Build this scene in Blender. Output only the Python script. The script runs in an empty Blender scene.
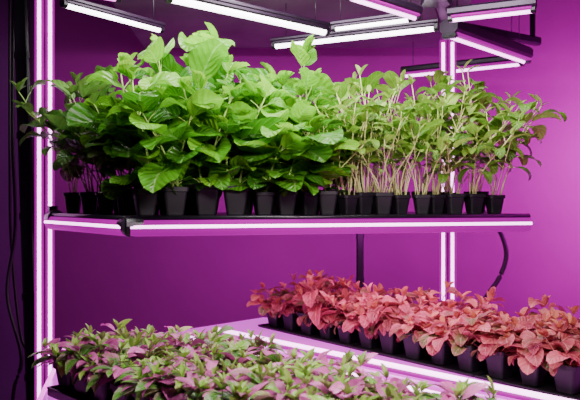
import bpy, math, random
from mathutils import Vector, Matrix
R = random.Random(7)
col = bpy.context.scene.collection

# ------------------------------------------------------------ materials
def newmat(name):
    m = bpy.data.materials.new(name); m.use_nodes = True
    nt = m.node_tree; b = nt.nodes['Principled BSDF']
    return m, nt, b
def simple(name, c, rough=.5, metal=0, noise=.0, nscale=20, emit=None, es=0, bump=0, spec=.5):
    m, nt, b = newmat(name)
    b.inputs['Roughness'].default_value = rough
    b.inputs['Metallic'].default_value = metal
    b.inputs['Specular IOR Level'].default_value = spec
    n = nt.nodes.new('ShaderNodeTexNoise'); n.inputs['Scale'].default_value = nscale
    n.inputs['Detail'].default_value = 4
    tc = nt.nodes.new('ShaderNodeTexCoord'); nt.links.new(tc.outputs['Object'], n.inputs['Vector'])
    r = nt.nodes.new('ShaderNodeValToRGB')
    r.color_ramp.elements[0].position = .3; r.color_ramp.elements[1].position = .7
    r.color_ramp.elements[0].color = [x*(1-noise) for x in c]+[1]
    r.color_ramp.elements[1].color = [min(1, x*(1+noise)) for x in c]+[1]
    nt.links.new(n.outputs['Fac'], r.inputs['Fac']); nt.links.new(r.outputs['Color'], b.inputs['Base Color'])
    if bump:
        bp = nt.nodes.new('ShaderNodeBump'); bp.inputs['Strength'].default_value = bump
        bp.inputs['Distance'].default_value = .01
        nt.links.new(n.outputs['Fac'], bp.inputs['Height']); nt.links.new(bp.outputs['Normal'], b.inputs['Normal'])
    if emit:
        b.inputs['Emission Color'].default_value = (*emit, 1); b.inputs['Emission Strength'].default_value = es
    return m
def leafmat(name, stops, vein=(.6,.8,.3), veinamt=.35, trans=.3, rough=.42, blister=.6, edge=None, edgeamt=.7):
    m, nt, b = newmat(name); N = nt.nodes; L = nt.links
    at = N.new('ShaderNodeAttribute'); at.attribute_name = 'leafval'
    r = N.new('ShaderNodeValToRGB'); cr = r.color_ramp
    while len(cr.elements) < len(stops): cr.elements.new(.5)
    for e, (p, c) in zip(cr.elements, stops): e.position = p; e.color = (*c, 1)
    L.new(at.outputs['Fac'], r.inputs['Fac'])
    uv = N.new('ShaderNodeUVMap'); uv.uv_map = 'UVMap'
    sp = N.new('ShaderNodeSeparateXYZ'); L.new(uv.outputs['UV'], sp.inputs[0])
    def math_(op, a, bb=None):
        n = N.new('ShaderNodeMath'); n.operation = op
        for i, x in enumerate((a, bb)):
            if x is None: continue
            if isinstance(x, (int, float)): n.inputs[i].default_value = x
            else: L.new(x, n.inputs[i])
        return n.outputs[0]
    a = math_('ABSOLUTE', math_('SUBTRACT', sp.outputs[0], .5))
    base = r.outputs['Color']
    if edge:
        mr = N.new('ShaderNodeMapRange'); mr.inputs['From Min'].default_value=.15; mr.inputs['From Max'].default_value=.42
        mr.inputs['To Max'].default_value=edgeamt; L.new(math_('ADD', a, math_('MULTIPLY', math_('GREATER_THAN', sp.outputs[1], .8), .15)), mr.inputs['Value'])
        em = N.new('ShaderNodeMix'); em.data_type='RGBA'; L.new(mr.outputs[0], em.inputs[0]); L.new(base, em.inputs[6]); em.inputs[7].default_value=(*edge,1); base=em.outputs[2]
    mid = math_('LESS_THAN', a, .025)
    ph = math_('FRACT', math_('SUBTRACT', math_('MULTIPLY', sp.outputs[1], 6), math_('MULTIPLY', a, 5)))
    side = math_('LESS_THAN', math_('ABSOLUTE', math_('SUBTRACT', ph, .5)), .05)
    v = math_('MAXIMUM', mid, math_('MULTIPLY', side, .5))
    fac = math_('MULTIPLY', v, veinamt)
    mx = N.new('ShaderNodeMix'); mx.data_type = 'RGBA'
    L.new(fac, mx.inputs[0]); L.new(base, mx.inputs[6]); mx.inputs[7].default_value = (*vein, 1)
    nz = N.new('ShaderNodeTexNoise'); nz.inputs['Scale'].default_value = 60
    tc = N.new('ShaderNodeTexCoord'); L.new(tc.outputs['Object'], nz.inputs['Vector'])
    hs = N.new('ShaderNodeHueSaturation'); L.new(mx.outputs[2], hs.inputs['Color'])
    L.new(math_('ADD', math_('MULTIPLY', nz.outputs['Fac'], .6), .7), hs.inputs['Value'])
    L.new(hs.outputs['Color'], b.inputs['Base Color'])
    b.inputs['Roughness'].default_value = rough
    hgt = math_('ADD', math_('MULTIPLY', math_('COSINE', math_('MULTIPLY', ph, 6.283)), -.5), math_('MULTIPLY', mid, -.6))
    bp = N.new('ShaderNodeBump'); bp.inputs['Strength'].default_value = blister; bp.inputs['Distance'].default_value = .003
    L.new(hgt, bp.inputs['Height']); L.new(bp.outputs['Normal'], b.inputs['Normal'])
    tr = N.new('ShaderNodeBsdfTranslucent'); L.new(hs.outputs['Color'], tr.inputs['Color'])
    ms = N.new('ShaderNodeMixShader'); ms.inputs[0].default_value = trans
    L.new(b.outputs[0], ms.inputs[1]); L.new(tr.outputs[0], ms.inputs[2])
    L.new(ms.outputs[0], N['Material Output'].inputs['Surface'])
    return m

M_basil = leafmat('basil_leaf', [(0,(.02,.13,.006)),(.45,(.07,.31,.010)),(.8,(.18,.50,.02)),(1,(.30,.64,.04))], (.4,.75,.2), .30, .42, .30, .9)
M_dark = leafmat('dark_leaf', [(0,(.03,.12,.015)),(.6,(.06,.22,.025)),(1,(.16,.38,.05))], (.3,.4,.15), .25,.35,.35,.6,(.12,.08,.03),.3)
M_sprout = leafmat('sprout_leaf', [(0,(.05,.15,.012)),(.5,(.15,.36,.02)),(1,(.38,.58,.09))], (.6,.7,.3), .25, .35)
M_low = leafmat('variegated_leaf', [(0,(.02,.14,.008)),(.35,(.07,.32,.012)),(.47,(.26,.62,.025)),(.58,(.30,.05,.18)),(.78,(.55,.10,.34)),(1,(.80,.26,.58))], (.8,.4,.6), .2, .25,.26, .3, (.70,.14,.44), .25)
M_red = leafmat('red_leaf', [(0,(.07,.20,.02)),(.22,(.15,.16,.03)),(.34,(.24,.06,.04)),(.55,(.36,.045,.06)),(.8,(.58,.13,.15)),(1,(.68,.24,.10))], (.82,.40,.38), .4, .3,.36,.5, (.70,.18,.22), .55)
M_stem = simple('green_stem', (.30,.48,.10), .5, noise=.2)
M_stemy = simple('pale_stem', (.62,.66,.24), .5, noise=.15)
M_stemr = simple('red_stem', (.35,.10,.08), .5, noise=.2)
M_pot = simple('black_plastic', (.007,.006,.009), .5, noise=.3, nscale=30)
M_soil = simple('soil', (.03,.02,.015), .95, noise=.6, nscale=90, bump=.8)
M_black = simple('black_metal', (.010,.008,.014), .35, metal=.3, noise=.2)
M_bracket = simple('purple_black_metal', (.02,.008,.025), .35, metal=.5, noise=.2)
M_cable = simple('cable_rubber', (.008,.006,.010), .5, noise=.1)
M_alu = simple('purple_aluminium', (.20,.005,.18), .5, metal=.0, noise=.1, spec=.1)
M_diff = simple('magenta_diffuser', (.12,.0,.10), .6, noise=.02, emit=(1,.0,.85), es=.42, spec=.05)
M_pink = simple('pink_led_tube', (1,.4,.9), .4, noise=.02, emit=(1,.08,.85), es=2.2)
M_white = simple('white_led_tube', (1,.97,1), .4, noise=.02, emit=(1,.93,1), es=9)
M_line = simple('pinkish_white_led_tube', (1,.85,1), .4, noise=.02, emit=(1,.42,.98), es=5.5)
M_shelf = simple('glowing_shelf_plastic', (.40,.03,.38), .12, noise=.06, nscale=8, emit=(1,.10,1), es=.85)  # lilac LED glow on the shelf is put in as emission
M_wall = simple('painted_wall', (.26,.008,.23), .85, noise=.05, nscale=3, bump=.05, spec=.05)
M_wall2 = simple('shaded_wall', (.06,.01,.08), .8, noise=.1, nscale=3)  # darker wall colour; shade of the left side is painted in
M_ceil = simple('dark_ceiling', (.05,.03,.05), .6, noise=.2, nscale=3)
M_panel = simple('brushed_grey_panel', (.17,.22,.18), .35, metal=.35, noise=.3, nscale=5)
M_floor = simple('concrete_floor', (.10,.03,.11), .6, noise=.2, nscale=5)

# ------------------------------------------------------------ mesh helpers
class MB:
    def __init__(s): s.v=[]; s.f=[]; s.uv=[]; s.val=[]
    def add(s, verts, faces, uvs=None, val=0.):
        o=len(s.v); s.v += [tuple(v) for v in verts]
        for f in faces:
            s.f.append([o+i for i in f])
            s.uv.append([uvs[i] for i in f] if uvs else [(0,0)]*len(f)); s.val.append(val)
    def mesh(s, name, mat, smooth=True):
        me=bpy.data.meshes.new(name); me.from_pydata(s.v,[],s.f); 
        ul=me.uv_layers.new(name='UVMap')
        for p,u in zip(me.polygons,s.uv):
            for i,li in enumerate(p.loop_indices): ul.data[li].uv=u[i]
        a=me.attributes.new('leafval','FLOAT','FACE'); a.data.foreach_set('value', s.val)
        if smooth: me.polygons.foreach_set('use_smooth',[True]*len(me.polygons))
        me.materials.append(mat); me.update(); return me

def tube(M, pts, r0, r1, n=6, caps=True):
    pts=[Vector(p) for p in pts]; vs=[]; fs=[]
    for i,p in enumerate(pts):
        d=(pts[min(i+1,len(pts)-1)]-pts[max(i-1,0)]).normalized()
        ref=Vector((0,0,1)) if abs(d.z)<.9 else Vector((1,0,0))
        a=d.cross(ref).normalized(); b=d.cross(a)
        r=r0+(r1-r0)*i/(len(pts)-1)
        for k in range(n):
            t=2*math.pi*k/n; vs.append(p+(a*math.cos(t)+b*math.sin(t))*r)
    for i in range(len(pts)-1):
        for k in range(n):
            fs.append([i*n+k,i*n+(k+1)%n,(i+1)*n+(k+1)%n,(i+1)*n+k])
    if caps:
        fs.append(list(range(n))[::-1]); fs.append([(len(pts)-1)*n+k for k in range(n)])
    M.add(vs,fs)
def beam(M,p,q,w,h,c=.15):
    p=Vector(p);q=Vector(q);d=(q-p).normalized()
    ref=Vector((0,0,1)) if abs(d.z)<.9 else Vector((0,1,0))
    a=d.cross(ref).normalized(); b=a.cross(d)
    k=min(w,h)*c; sec=[(-w/2+k,-h/2),(w/2-k,-h/2),(w/2,-h/2+k),(w/2,h/2-k),(w/2-k,h/2),(-w/2+k,h/2),(-w/2,h/2-k),(-w/2,-h/2+k)]
    vs=[e+a*x+b*y for e in (p,q) for x,y in sec]
    fs=[[i,(i+1)%8,8+(i+1)%8,8+i] for i in range(8)]+[list(range(8))[::-1],list(range(8,16))]
    M.add(vs,fs)
def prism(M,poly,z0,z1):
    n=len(poly); vs=[(x,y,z0) for x,y in poly]+[(x,y,z1) for x,y in poly]
    fs=[[i,(i+1)%n,n+(i+1)%n,n+i] for i in range(n)]+[list(range(n))[::-1],list(range(n,2*n))]
    M.add(vs,fs)
def leaf(M,p0,az,el,L,W,droop=1.,fold=.25,wave=.0,val=.5,shape=0,nl=8,nw=3,roll=0.,tooth=0.):
    p=Vector(p0); vs=[];uv=[];fs=[]
    s0=Vector((-math.sin(az),math.cos(az),0)); ph=R.random()*6
    e=el; dt=L/nl
    for i in range(nl+1):
        t=i/nl
        d=Vector((math.cos(az)*math.cos(e),math.sin(az)*math.cos(e),math.sin(e)))
        n=d.cross(s0)
        s=(s0*math.cos(roll)+n*math.sin(roll)); nn=(n*math.cos(roll)-s0*math.sin(roll))
        if shape==0: w=math.sin(math.pi*t**.88)**.56*(1-.10*t) if 0<t<1 else 0
        elif shape==1: w=math.sin(math.pi*t**.85)**.9 if 0<t<1 else 0
        else: w=math.sin(math.pi*t**.85)**.65*(1-.12*t) if 0<t<1 else 0
        if t==0: w=.06
        if tooth and 0<i<nl: w*=1+tooth*(1 if i%2 else -1)
        for j in range(-nw,nw+1):
            x=j/nw; ww=W*.5*w*x
            off=nn*(fold*W*.5*w*(abs(x)**1.5))
            wv=nn*(wave*W*math.sin(ph+t*8+x*2.6)*(abs(x)+.2)*w)
            vs.append(p+s*ww+off+wv); uv.append((.5+.5*x*max(w,.15),t))
        p=p+d*dt; e-=droop/nl*(.4+1.2*t)
    c=2*nw+1
    for i in range(nl):
        for j in range(c-1):
            fs.append([i*c+j,i*c+j+1,(i+1)*c+j+1,(i+1)*c+j])
    M.add(vs,fs,uv,val)

def plant(seed,n_stems,H,lean,L,ratio,f0,nodes,droop,pet,shape=0,fold=.25,wave=.05,sr=.0025,whorl=2,tooth=0.,baser=.02,el0=.5,tops=2,topval=.9,vals=(0,1),nl=8,nw=3,skip=0.,hmin=.68,rollv=.35):
    global R
    R=random.Random(seed); S=MB(); F=MB()
    for k in range(n_stems):
        az=2*math.pi*k/n_stems+R.uniform(-.6,.6); h=H*R.uniform(hmin,1); ln=lean*R.uniform(.3,1.1)
        b=Vector((math.cos(az),math.sin(az),0))*baser*R.uniform(.2,1)
        dirv=Vector((math.cos(az),math.sin(az),0)); wob=R.uniform(-.015,.015)
        side=Vector((-math.sin(az),math.cos(az),0))
        P=lambda t:b+dirv*ln*(t**1.6)+side*wob*math.sin(t*5)+Vector((0,0,h*t))
        tube(S,[P(t/7) for t in range(8)],sr,sr*.6,6)
        a0=R.uniform(0,6.28)
        for m in range(nodes):
            t=f0+(1-f0)*(m+R.uniform(-.2,.2))/max(1,nodes-.3); t=min(max(t,.05),1)
            tt=(t-f0)/(1-f0+1e-6)
            size=L*(.72+.5*math.sin(math.pi*min(1,max(0,tt*.85+.1))))*R.uniform(.65,1.15)
            if tt>.85: size*=.8
            for w in range(whorl):
                if R.random()<skip: continue
                a=a0+m*math.pi/2*1.07+w*2*math.pi/whorl+R.uniform(-.35,.35)
                el=el0+.5*tt+R.uniform(-.35,.3)
                pl=pet*R.uniform(.6,1.2)
                base=P(t); tip=base+Vector((math.cos(a)*math.cos(el),math.sin(a)*math.cos(el),math.sin(el)))*pl
                tube(S,[base,(base+tip)/2+Vector((0,0,pl*.06)),tip],sr*.5,sr*.4,4,False)
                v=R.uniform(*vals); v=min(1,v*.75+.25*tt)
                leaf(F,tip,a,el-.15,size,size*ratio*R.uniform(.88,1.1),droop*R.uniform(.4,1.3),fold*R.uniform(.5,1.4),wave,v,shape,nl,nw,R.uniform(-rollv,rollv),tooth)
        for w in range(tops+2):
            a=R.uniform(0,6.28); sz=L*R.uniform(.3,.6)
            leaf(F,P(1),a,R.uniform(.5,1.25),sz,sz*ratio*.9,.5,.5,0,min(1,topval*R.uniform(.85,1.1)),shape,6,2)
    return S,F

def ringsq(q,z,rr):
    ring=[]
    for cx,cy,a0 in ((1,1,0),(-1,1,90),(-1,-1,180),(1,-1,270)):
        for i in range(4):
            a=math.radians(a0+90*i/3); r=q*rr
            ring.append(((cx*(q-r)+r*math.cos(a)),(cy*(q-r)+r*math.sin(a)),z))
    return ring
def potmesh(w,h):
    M=MB(); prof=[(.60,0),(.64,.004/h),(.88,.82),(.90,.82),(.99,.84),(1,.98),(.96,1),(.92,.98),(.86,.8)]
    n=16; vs=[];fs=[]
    for s,z in prof: vs+=ringsq(s*w/2,z*h,.3)
    for i in range(len(prof)-1):
        for k in range(n): fs.append([i*n+k,i*n+(k+1)%n,(i+1)*n+(k+1)%n,(i+1)*n+k])
    fs.append(list(range(n))[::-1]); M.add(vs,fs); return M.mesh('pot',M_pot,False)
def soilmesh(w,h):
    M=MB(); rr=random.Random(3); n=16; vs=[(0,0,h*.9)];fs=[]
    for q in (.35,.65,.88):
        vs+=[(x,y,z+(rr.uniform(-.003,.004) if q<.9 else -.004)) for x,y,z in ringsq(q*w/2,h*.87,.3)]
    for k in range(n):
        fs.append([0,1+k,1+(k+1)%n])
        for r in range(2): fs.append([1+r*n+k,1+(r+1)*n+k,1+(r+1)*n+(k+1)%n,1+r*n+(k+1)%n])
    M.add(vs,fs); return M.mesh('soil',M_soil)

def obj(name,me,parent=None,label=None,cat=None,group=None,kind=None):
    o=bpy.data.objects.new(name,me); col.objects.link(o)
    if parent: o.parent=parent
    if label: o['label']=label
    if cat: o['category']=cat
    if group: o['group']=group
    if kind: o['kind']=kind
    return o

# ------------------------------------------------------------ plant kinds
def kind(name,n,pw,ph,mat,smat,**kw):
    out=[]
    pm=potmesh(pw,ph); sm=soilmesh(pw,ph)
    for i in range(n):
        S,F=plant(100+i*17+len(name)*5,**kw)
        out.append((pm,sm,S.mesh(name+'_stem',smat),F.mesh(name+'_foliage',mat),ph))
    return out
K={}
K['basil']=kind('basil',8,.076,.080,M_basil,M_stem,n_stems=3,H=.40,lean=.13,L=.126,ratio=.80,f0=.06,nodes=5,droop=1.7,pet=.045,wave=.10,fold=.20,sr=.0038,el0=.45,nl=12,nw=3,skip=.10,hmin=.5,rollv=.8)
K['dark']=kind('dark',4,.064,.07,M_dark,M_stem,n_stems=4,H=.35,lean=.14,L=.095,ratio=.72,f0=.35,nodes=4,droop=2.1,pet=.035,wave=.05,sr=.0026,skip=.3,hmin=.5)
K['sprout']=kind('sprout',6,.060,.066,M_sprout,M_stemy,n_stems=9,H=.31,lean=.11,L=.062,ratio=.52,f0=.62,nodes=2,droop=2.1,pet=.022,wave=.05,sr=.0018,baser=.022,skip=.15,hmin=.45,tops=0)
K['bean']=kind('bean',4,.060,.066,M_sprout,M_stemy,n_stems=6,H=.34,lean=.16,L=.082,ratio=.50,f0=.42,nodes=4,droop=2.7,pet=.030,wave=.04,sr=.0020,baser=.02,skip=.3,hmin=.45,tops=0)
K['low']=kind('low',6,.080,.085,M_low,M_stem,n_stems=7,H=.065,lean=.055,L=.058,ratio=.46,f0=.3,nodes=3,droop=1.3,pet=.006,shape=1,fold=.25,wave=.03,sr=.002,whorl=4,el0=.15,tops=3,topval=.47,baser=.03,nl=7,nw=2,skip=.2,hmin=.5)
K['red']=kind('red',8,.080,.083,M_red,M_stemr,n_stems=5,H=.105,lean=.07,L=.068,ratio=.72,f0=.15,nodes=3,droop=2.0,pet=.018,shape=2,fold=.14,wave=.06,sr=.002,whorl=3,el0=.2,tops=2,topval=.97,tooth=.03,baser=.025,nl=10,nw=3,skip=.25,hmin=.4,rollv=.5)
INFO={'basil':('potted_basil','potted plant'),'dark':('potted_seedling','potted plant'),'sprout':('potted_sprouts','potted plant'),
'bean':('potted_bean_seedling','potted plant'),'low':('potted_variegated_plant','potted plant'),'red':('potted_coleus','potted plant')}
def place(kd,x,y,z,vi,rot,hs=1.,ws=1.,label='',group='',tilt=(0,0),ps=1.,prot=.245):
    pm,sm,st,fo,ph=K[kd][vi%len(K[kd])]
    nm,cat=INFO[kd]
    e=obj(nm,None,label=label,cat=cat,group=group); e.empty_display_size=.05
    e.location=(x,y,z); e.rotation_euler=(0,0,rot)
    pr=obj('pot',pm,e); so=obj('soil',sm,e); pr.rotation_euler=so.rotation_euler=(0,0,-rot+prot)
    pr.scale=so.scale=(ps,ps,ps)
    for n,m in (('stem',st),('foliage',fo)):
        o=obj(n,m,e); o.location=(0,0,ph*.85*ps); o.scale=(ws,ws,hs)
        q=Matrix.Rotation(-rot,3,'Z')@Vector((tilt[0],tilt[1],0))
        o.rotation_euler=(-q.y,q.x,0)
    return e

# ------------------------------------------------------------ room
def box(name,lo,hi,mat,kind='structure'):
    M=MB(); prism(M,[(lo[0],lo[1]),(hi[0],lo[1]),(hi[0],hi[1]),(lo[0],hi[1])],lo[2],hi[2])
    return obj(name,M.mesh(name,mat,False),kind=kind)
FZ=-1.2; CZ=1.12; PZN=.735
box('floor',(-1.4,-1.2,FZ-.1),(2.3,3.7,FZ),M_floor)
box('ceiling',(-1.4,-1.2,CZ),(2.3,3.7,CZ+.1),M_ceil)
box('wall_back',(-1.4,3.6,FZ),(2.3,3.7,CZ),M_wall)
box('wall_left',(-1.4,-1.2,FZ),(-1.3,3.6,CZ),M_wall2)
box('wall_right',(2.2,-1.2,FZ),(2.3,3.6,CZ),M_wall)
box('wall_front',(-1.3,-1.2,FZ),(2.2,-1.1,CZ),M_wall2)

# ------------------------------------------------------------ rack
rack=obj('grow_rack',None,label='two-tier plant rack with glowing pink LED posts and shelves',cat='shelving rack')
rack.location=(0,0,FZ)
def rpart(name,M,mat,parent=rack,label=None,smooth=False):
    o=obj(name,M.mesh(name,mat,smooth),parent,label=label)
    if parent is rack: o.location=(0,0,-FZ)
    return o
P1=(-.845,2.41); P2=(.62,2.75)
for (x,y),top in ((P1,CZ-.002),(P2,.64)):
    M=MB(); beam(M,(x,y,FZ),(x,y,top),.056,.05); post=rpart('post',M,M_alu)
    d=Vector((-x,-y,0)).normalized(); s=Vector((d.y,-d.x,0))
    c=Vector((x,y,0))+d*.029
    for k in (-1,1):
        M=MB(); c1=c+s*.0175*k
        tube(M,[c1+Vector((0,0,FZ+.05)),c1+Vector((0,0,top-.02))],.0150,.0150,12); rpart('light_diffuser',M,M_diff,post,smooth=True)
        M=MB(); c2=c1+d*.0115
        tube(M,[c2+Vector((0,0,FZ+.06)),c2+Vector((0,0,top-.03))],.0066,.0066,10); rpart('led_tube',M,M_line,post,smooth=True)
    M=MB(); beam(M,(x,y,FZ),(x,y,FZ+.02),.09,.09); rpart('foot',M,M_black,post)

A=(-.80,2.36);B=(-.434,1.9);C=(.748,2.21);D=(.60,2.715);A2=(-.80,2.44)
M=MB(); prism(M,[A,B,C,D,A2],-.056,-.045); ush=rpart('upper_shelf',M,M_black)
def seg(p,q,z,off=0):
    p=Vector((*p,0));q=Vector((*q,0)); d=(q-p).normalized(); n=Vector((d.y,-d.x,0))
    return p+n*off+Vector((0,0,z)), q+n*off+Vector((0,0,z))
for p,q in ((A,B),(B,C)):
    M=MB(); a,b=seg(p,q,-.075,.004); tube(M,[a,b],.0245,.0245,20); rpart('light_housing',M,M_diff,ush,smooth=True)
    M=MB(); a,b=seg(p,q,-.073,.0215); tube(M,[a,b],.0080,.0080,12); rpart('led_tube',M,M_line,ush,smooth=True)
    M=MB(); a,b=seg(p,q,-.050,.012); tube(M,[a,b],.0075,.0075,10); rpart('rim',M,M_black,ush,smooth=True)
M=MB(); a=Vector((*C,0)); b=Vector((*D,0)); beam(M,a+Vector((0,0,-.06)),b+Vector((0,0,-.06)),.024,.03,.3); rpart('rim',M,M_black,ush)
M=MB()
dA=(Vector((*A,0))-Vector((*B,0))).normalized(); dC=(Vector((*C,0))-Vector((*B,0))).normalized()
b=Vector((*B,-.071)); tube(M,[b+dA*.03,b+dA*.015,b-dA*.012],.027,.030,16); tube(M,[b-dC*.01,b+dC*.015,b+dC*.035],.030,.027,16)
rpart('corner_connector',M,M_black,ush,label='black corner connector')
M=MB(); a=Vector((*A,-.060)); tube(M,[a-dA*.03,a+dA*.01,a+dA*.02],.028,.024,16); beam(M,a+Vector((0,0,-.03)),a+Vector((0,0,.04)),.03,.03,.3); rpart('corner_connector',M,M_black,ush)
M=MB(); c=Vector((*C,-.073)); tube(M,[c-dC*.006,c+dC*.004,c+dC*.010,c+dC*.015],.026,.010,16); rpart('end_cap',M,M_alu,ush,smooth=True)

LZ=-.52
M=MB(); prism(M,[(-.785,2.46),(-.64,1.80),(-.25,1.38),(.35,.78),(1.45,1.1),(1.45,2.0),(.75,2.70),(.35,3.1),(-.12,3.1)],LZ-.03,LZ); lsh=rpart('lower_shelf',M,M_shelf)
q2=math.sqrt(2)
def uv(u,v): return ((v+u)/q2,(v-u)/q2)
for v,mm in ((1.40,M_line),(1.56,M_line),(1.74,M_line)):
    M=MB(); a=uv(-2.0-max(0,(v-1.36))*.4,v); b=uv(-.42,v)
    beam(M,(*a,LZ+.004),(*b,LZ+.004),.06,.008,.2); hh=rpart('light_housing',M,M_diff,lsh)
    M=MB(); tube(M,[(*a,LZ+.010),(*b,LZ+.010)],.0105,.0105,10); rpart('led_tube',M,mm,lsh,smooth=True)
M=MB(); a,b=seg((-.785,2.46),(-.64,1.80),LZ-.015,.008); beam(M,a,b,.014,.03); rpart('led_tube',M,M_pink,lsh)
M=MB(); a,b=seg((-.64,1.80),(-.25,1.38),LZ-.015,.008); beam(M,a,b,.014,.03); rpart('led_tube',M,M_pink,lsh)
for x,y in ((-.2,1.5),(.4,.95),(1.35,1.2),(1.3,1.95),(.2,3.0)):
    M=MB(); beam(M,(x,y,FZ),(x,y,LZ-.03),.04,.04); rpart('leg',M,M_black,lsh)

def pole(x0,y0,x1,y1,w,label,z0=FZ,z1=.80):
    e=obj('support_pole',None,label=label,cat='pole'); e.location=(x0,y0,z0)
    M=MB(); beam(M,(0,0,0),(x1-x0,y1-y0,z1-z0),w,w); obj('shaft',M.mesh('shaft',M_black,False),e)
    M=MB(); beam(M,(0,0,0),(0,0,.02),w*1.8,w*1.8); obj('base_plate',M.mesh('base_plate',M_black,False),e)
    for k in range(1,7):
        M=MB(); t=k/7; c=Vector(((x1-x0)*t,(y1-y0)*t,(z1-z0)*t)); beam(M,c+Vector((0,0,-.012)),c+Vector((0,0,.012)),w*1.12,w*1.12)
        obj('clamp_ring',M.mesh('clamp_ring',M_black,False),e)
pole(-.895,2.50,-.960,2.50,.05,'black metal pole standing beside the glowing rack post')
pole(.325,3.25,.325,3.25,.032,'thin black pole standing behind the rack',z1=.25)
def cable(pts,r,label):
    pts=[Vector(p) for p in pts]; out=[]; n=len(pts)
    for i in range(n-1):
        a=pts[max(i-1,0)];b=pts[i];c=pts[i+1];d=pts[min(i+2,n-1)]
        for k in range(8):
            t=k/8; out.append(.5*((2*b)+(c-a)*t+(2*a-5*b+4*c-d)*t*t+(3*b-a-3*c+d)*t**3))
    out.append(pts[-1]); M=MB(); tube(M,out,r,r,8)
    obj('power_cable',M.mesh('power_cable',M_cable),label=label,cat='cable')
cable([(.90,3.3,-.04),(.98,3.3,-.13),(1.02,3.3,-.25),(.99,3.3,-.36),(.93,3.28,-.44),(.88,3.25,-.52),(.86,3.3,-.8),(.84,3.4,FZ+.012)],.011,'black power cable hanging in a curve behind the rack')
cable([(-1.02,2.6,CZ),(-1.03,2.6,.3),(-1.02,2.6,-.1),(-1.05,2.6,-.35),(-.99,2.58,-.58),(-1.03,2.6,-.75),(-1.02,2.6,FZ+.01)],.007,'black power cable drooping along the dark wall')
cable([(-1.06,2.65,CZ),(-1.06,2.65,.1),(-1.04,2.62,-.2),(-1.0,2.6,-.5),(-.95,2.60,-.66),(-.98,2.6,FZ+.01)],.006,'black power cable drooping along the dark wall')

# ------------------------------------------------------------ hanging LED lights
PANEL=[(-.62,1.75),(.62,1.75),(.72,3.38),(-.70,3.38)]
def fixture(a,b,z,mat,r,w,label,hz=.014):
    a=Vector((*a,z)); b=Vector((*b,z)); c=(a+b)/2; d=(b-a).normalized()
    e=obj('led_grow_light',None,label=label,cat='grow light',group='LED grow lights above the upper shelf'); e.location=c
    A_=a-c;B_=b-c; up=Vector((0,0,r+hz/2+.003))
    M=MB(); beam(M,A_-d*.012+up,B_+d*.012+up,w,hz,.25); obj('housing',M.mesh('housing',M_bracket,False),e)
    dm=M_bracket if mat is M_white else M_diff
    M=MB(); beam(M,A_+Vector((0,0,r*.75+.002)),B_+Vector((0,0,r*.75+.002)),w*.95,r*1.2,.3); obj('light_diffuser',M.mesh('light_diffuser',dm,False),e)
    M=MB(); tube(M,[A_,B_],r*.9,r*.9,14); obj('led_tube',M.mesh('led_tube',mat),e)
    for p in (A_,B_):
        M=MB(); s=d if p is B_ else -d; beam(M,p-s*.004+Vector((0,0,.004)),p+s*.010+Vector((0,0,.004)),w*.8,r*2+.006,.3); obj('end_cap',M.mesh('end_cap',M_black,False),e)
        q=p*.85+up; g_=c+q; top=PZN if (-.6<g_.x<.6 and 1.77<g_.y<3.28) else CZ
        M=MB(); tube(M,[q,Vector((q.x,q.y,top-z))],.0014,.0014,6); obj('hanger_wire',M.mesh('hanger_wire',M_black),e)
Z=.58
W='white LED tube in slim black housing hung over the leafy plants'; PK='pink LED tube in slim black housing hung by the rack post'
fixture((-.669,2.08),(-.444,2.39),Z,M_white,.010,.028,W)
fixture((-.64,1.93),(-.50,2.02),Z,M_pink,.009,.030,'short pink LED tube in black housing over the plants')
fixture((-.345,2.01),(.121,2.417),Z,M_white,.014,.036,W)
fixture((-.056,2.636),(.49,2.36),Z,M_white,.012,.030,W)
fixture((.153,2.374),(.385,2.25),Z,M_white,.009,.024,W)
fixture((.172,2.01),(.40,2.235),Z,M_line,.008,.040,PK,hz=.03)
fixture((.57,2.49),(.983,2.942),Z,M_line,.008,.07,PK,hz=.05)
fixture((.538,3.274),(.985,2.985),Z,M_line,.009,.05,PK,hz=.03)
fixture((.522,2.256),(.743,2.148),Z,M_line,.008,.036,PK,hz=.03)
fr=obj('mounting_frame',None,label='black metal frame above the pink and white grow lights',cat='frame'); fr.location=(.47,2.25,.69)
def fp(n,a,b,w,h):
    M=MB(); o=Vector(fr.location); beam(M,Vector(a)-o,Vector(b)-o,w,h,.2); obj(n,M.mesh(n,M_bracket,False),fr)
fp('beam',(.20,1.75,.69),(.47,2.25,.69),.045,.045)
fp('beam',(.47,2.25,.69),(.62,2.75,.69),.05,.05)
fp('beam',(.62,2.75,.69),(1.08,3.05,.69),.035,.035)
fp('joint_block',(.47,2.25,.63),(.47,2.25,.73),.09,.09)
for x,y in ((.62,2.75),(1.05,3.03)):
    fp('hanger_rod',(x,y,.70),(x,y,CZ),.02,.02)
M=MB(); prism(M,[(x-.47,y-2.25) for x,y in PANEL],PZN-.69,PZN-.69+.012); obj('top_panel',M.mesh('top_panel',M_panel,False),fr,label='hazy grey reflective top panel')

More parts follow.
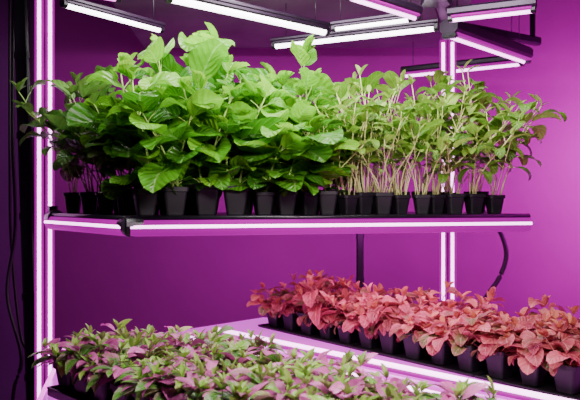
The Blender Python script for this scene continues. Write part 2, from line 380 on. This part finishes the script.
# ------------------------------------------------------------ upper shelf plants
f=Vector((.967,.254)); g=Vector((-.254,.967)); B2=Vector(B)
def sh(s,w): p=B2+f*s+g*w; return p.x,p.y
LB={'basil':'bushy basil plant with big glossy green leaves in black pot','dark':'dark green leafy seedling in small black square pot',
'sprout':'cluster of pale thin-stemmed seedlings in black pot','bean':'lanky light green seedling with drooping leaves in black pot'}
GU='potted plants on the upper shelf'
DZ=-.0445; rp=random.Random(11)
def up(kd,s,w,hs=1,ws=1,tilt=(0,0),ps=1.):
    x,y=sh(s,w); place(kd,x,y,DZ,rp.randint(0,9),rp.uniform(0,6.28),hs,ws,LB[kd],GU,tilt,ps*rp.uniform(.88,1.12),.245+rp.uniform(-.3,.3))
for x,y,h,t in ((-.735,2.375,1.15,(-.12,-.05)),(-.655,2.29,1.1,(-.14,-.08)),(-.66,2.40,1.3,(-.08,0)),(-.575,2.19,1.0,(-.05,-.05)),(-.57,2.35,1.2,(0,0)),(-.49,2.09,.9,(-.05,-.1))):
    place('dark',x,y,DZ,rp.randint(0,9),rp.uniform(0,6.28),h,1.0,LB['dark'],GU,t)
for s,h,w_,p in ((.045,.80,.075,.9),(.125,.88,.055,1.05),(.212,.84,.075,1.1),(.30,.80,.055,1.15),(.385,.74,.07,.9),(.450,.64,.055,.85),(.52,.60,.07,.9)):
    up('basil',s,w_,h,.95,(0,-.08),p)
for s,h in ((.015,1.0),(.12,1.16),(.235,1.04),(.345,1.02),(.46,.95),(.565,.85)):
    up('basil',s,.175,h,1.)
for s,h in ((.07,1.15),(.20,1.17),(.36,1.1),(.53,1.25),(.66,1.0)):
    up('basil',s,.30,h,1.05)
for s,h,w_ in ((.58,.78,.06),(.64,.95,.045),(.70,1.02,.075),(.755,.80,.05),(.82,1.02,.068),(.885,.85,.05),(.94,1.0,.07)):
    up('sprout',s,w_,h,1.05,(rp.uniform(-.15,.15),-.05))
for s,h in ((.65,1.0),(.74,1.2),(.84,1.1),(.94,1.2)):
    up('sprout',s,.15,h,1.2)
for s,h in ((.72,1.2),(.81,1.35),(.90,1.35)):
    up('sprout',s,.26,h,1.25)
for s,w,h,t in ((1.0,.055,.9,(0,0)),(1.065,.05,1.05,(.03,-.06)),(1.14,.055,.95,(.12,-.08)),(1.02,.14,1.15,(0,0)),(1.13,.15,1.2,(.16,0)),(1.06,.26,1.25,(.05,0))):
    up('bean',s,w,h,1.05,t)

# ------------------------------------------------------------ lower trays
PZ=LZ+.0045; rq=random.Random(5)
def field(kd,org,dr,nu,nv,pitch,glab,tl,per,gt,hr=(.8,1.25),rim=.034,ps=1.,lean=0.):
    o=Vector(org); d=Vector(dr).normalized(); n=Vector((-d.y,d.x)); ang=math.atan2(d.y,d.x)
    for i in range(nu):
        for j in range(nv):
            p=o+d*(i+.5)*pitch+n*(j+.5)*pitch
            l=-n*lean if j==0 else Vector((0,0))
            place(kd,p.x,p.y,PZ,rq.randint(0,9),rq.uniform(0,6.28),rq.uniform(*hr),rq.uniform(.9,1.1),glab[0],glab[1],(rq.uniform(-.15,.15)+l.x,rq.uniform(-.15,.15)+l.y),ps*rq.uniform(.92,1.05),ang+rq.uniform(-.12,.12))
    k=0
    while k<nu:
        m=min(per,nu-k); c=o+d*(k+m/2)*pitch+n*nv/2*pitch
        e=obj('seedling_tray',None,label=tl,cat='plant tray',group=gt); e.location=(c.x,c.y,LZ); e.rotation_euler=(0,0,ang)
        a,b=m*pitch/2-.002,nv*pitch/2
        M=MB(); prism(M,[(-a,-b),(a,-b),(a,b),(-a,b)],.0005,.004); obj('tray_base',M.mesh('tray_base',M_pot,False),e)
        M=MB(); h=rim
        for p,q in (((-a,-b),(a,-b)),((a,-b),(a,b)),((a,b),(-a,b)),((-a,b),(-a,-b))):
            beam(M,(*p,h/2),(*q,h/2),.004,h-.004); beam(M,(*p,h),(*q,h),.008,.004)
        obj('tray_rim',M.mesh('tray_rim',M_pot,False),e)
        k+=m
field('low',uv(-1.77,.86),(1,-1),12,4,.094,('low bushy plant with pointed green and mauve-pink leaves','green and pink bedding plants on the lower shelf'),'black plastic tray holding green and pink plants',4,'black trays on the lower shelf',(.8,1.4),.022)
field('red',(-.13,2.87),(.631,-.776),13,3,.106,('red coleus plant with broad coral leaves in black pot','red coleus plants on the lower shelf'),'black plastic tray holding red leaved plants',5,'black trays on the lower shelf',(.75,1.4),.007,.98,.12)

# ------------------------------------------------------------ lights
def area(name,loc,tgt,sx,sy,power,c):
    l=bpy.data.lights.new(name,'AREA'); l.shape='RECTANGLE'; l.size=sx; l.size_y=sy; l.energy=power; l.color=c
    o=bpy.data.objects.new(name,l); col.objects.link(o); o.location=loc
    o.rotation_euler=(Vector(tgt)-Vector(loc)).to_track_quat('-Z','Y').to_euler(); return o
area('key_fill',(-.2,1.5,.70),(.05,2.15,.1),.5,.12,13,(1,.98,.93))  # added light above the view, brightens the leaf fronts
area('top_fill',(.05,2.08,.70),(.1,2.3,0),1.2,.2,21,(1,.96,.95))  # unseen white light added over the tubes for the upper plants
area('shelf_fill',(.05,2.3,-.11),(.05,2.3,-.5),1.1,.35,10,(1,.45,.88))  # added pink light, hidden under the upper shelf, for the lower plants
area('lower_fill',(.2,1.1,.4),(.2,1.9,-.5),.5,.2,18,(1,.80,.88))  # unseen light added in front to brighten the lower trays
area('wall_fill',(1.85,2.9,.2),(1.25,3.6,-.1),.4,.8,32,(1,.0,.90))  # added magenta light past the right edge, brightens that side of the wall
area('wall_fill',(.1,2.95,-.15),(.0,3.6,-.3),1.4,.1,3,(1,.0,.95))  # weak magenta light added behind the rack to tint the wall
w=bpy.data.worlds.new('world'); w.use_nodes=True; bpy.context.scene.world=w
w.node_tree.nodes['Background'].inputs[0].default_value=(.25,.05,.3,1); w.node_tree.nodes['Background'].inputs[1].default_value=.04

cam=bpy.data.cameras.new('camera'); cam.lens=43.45; cam.sensor_width=36; cam.clip_start=.05
cam.dof.use_dof=True; cam.dof.focus_distance=2.05; cam.dof.aperture_fstop=5.0
co=bpy.data.objects.new('camera',cam); col.objects.link(co); co.location=(0,0,0); co.rotation_euler=(math.pi/2,0,0)
bpy.context.scene.camera=co
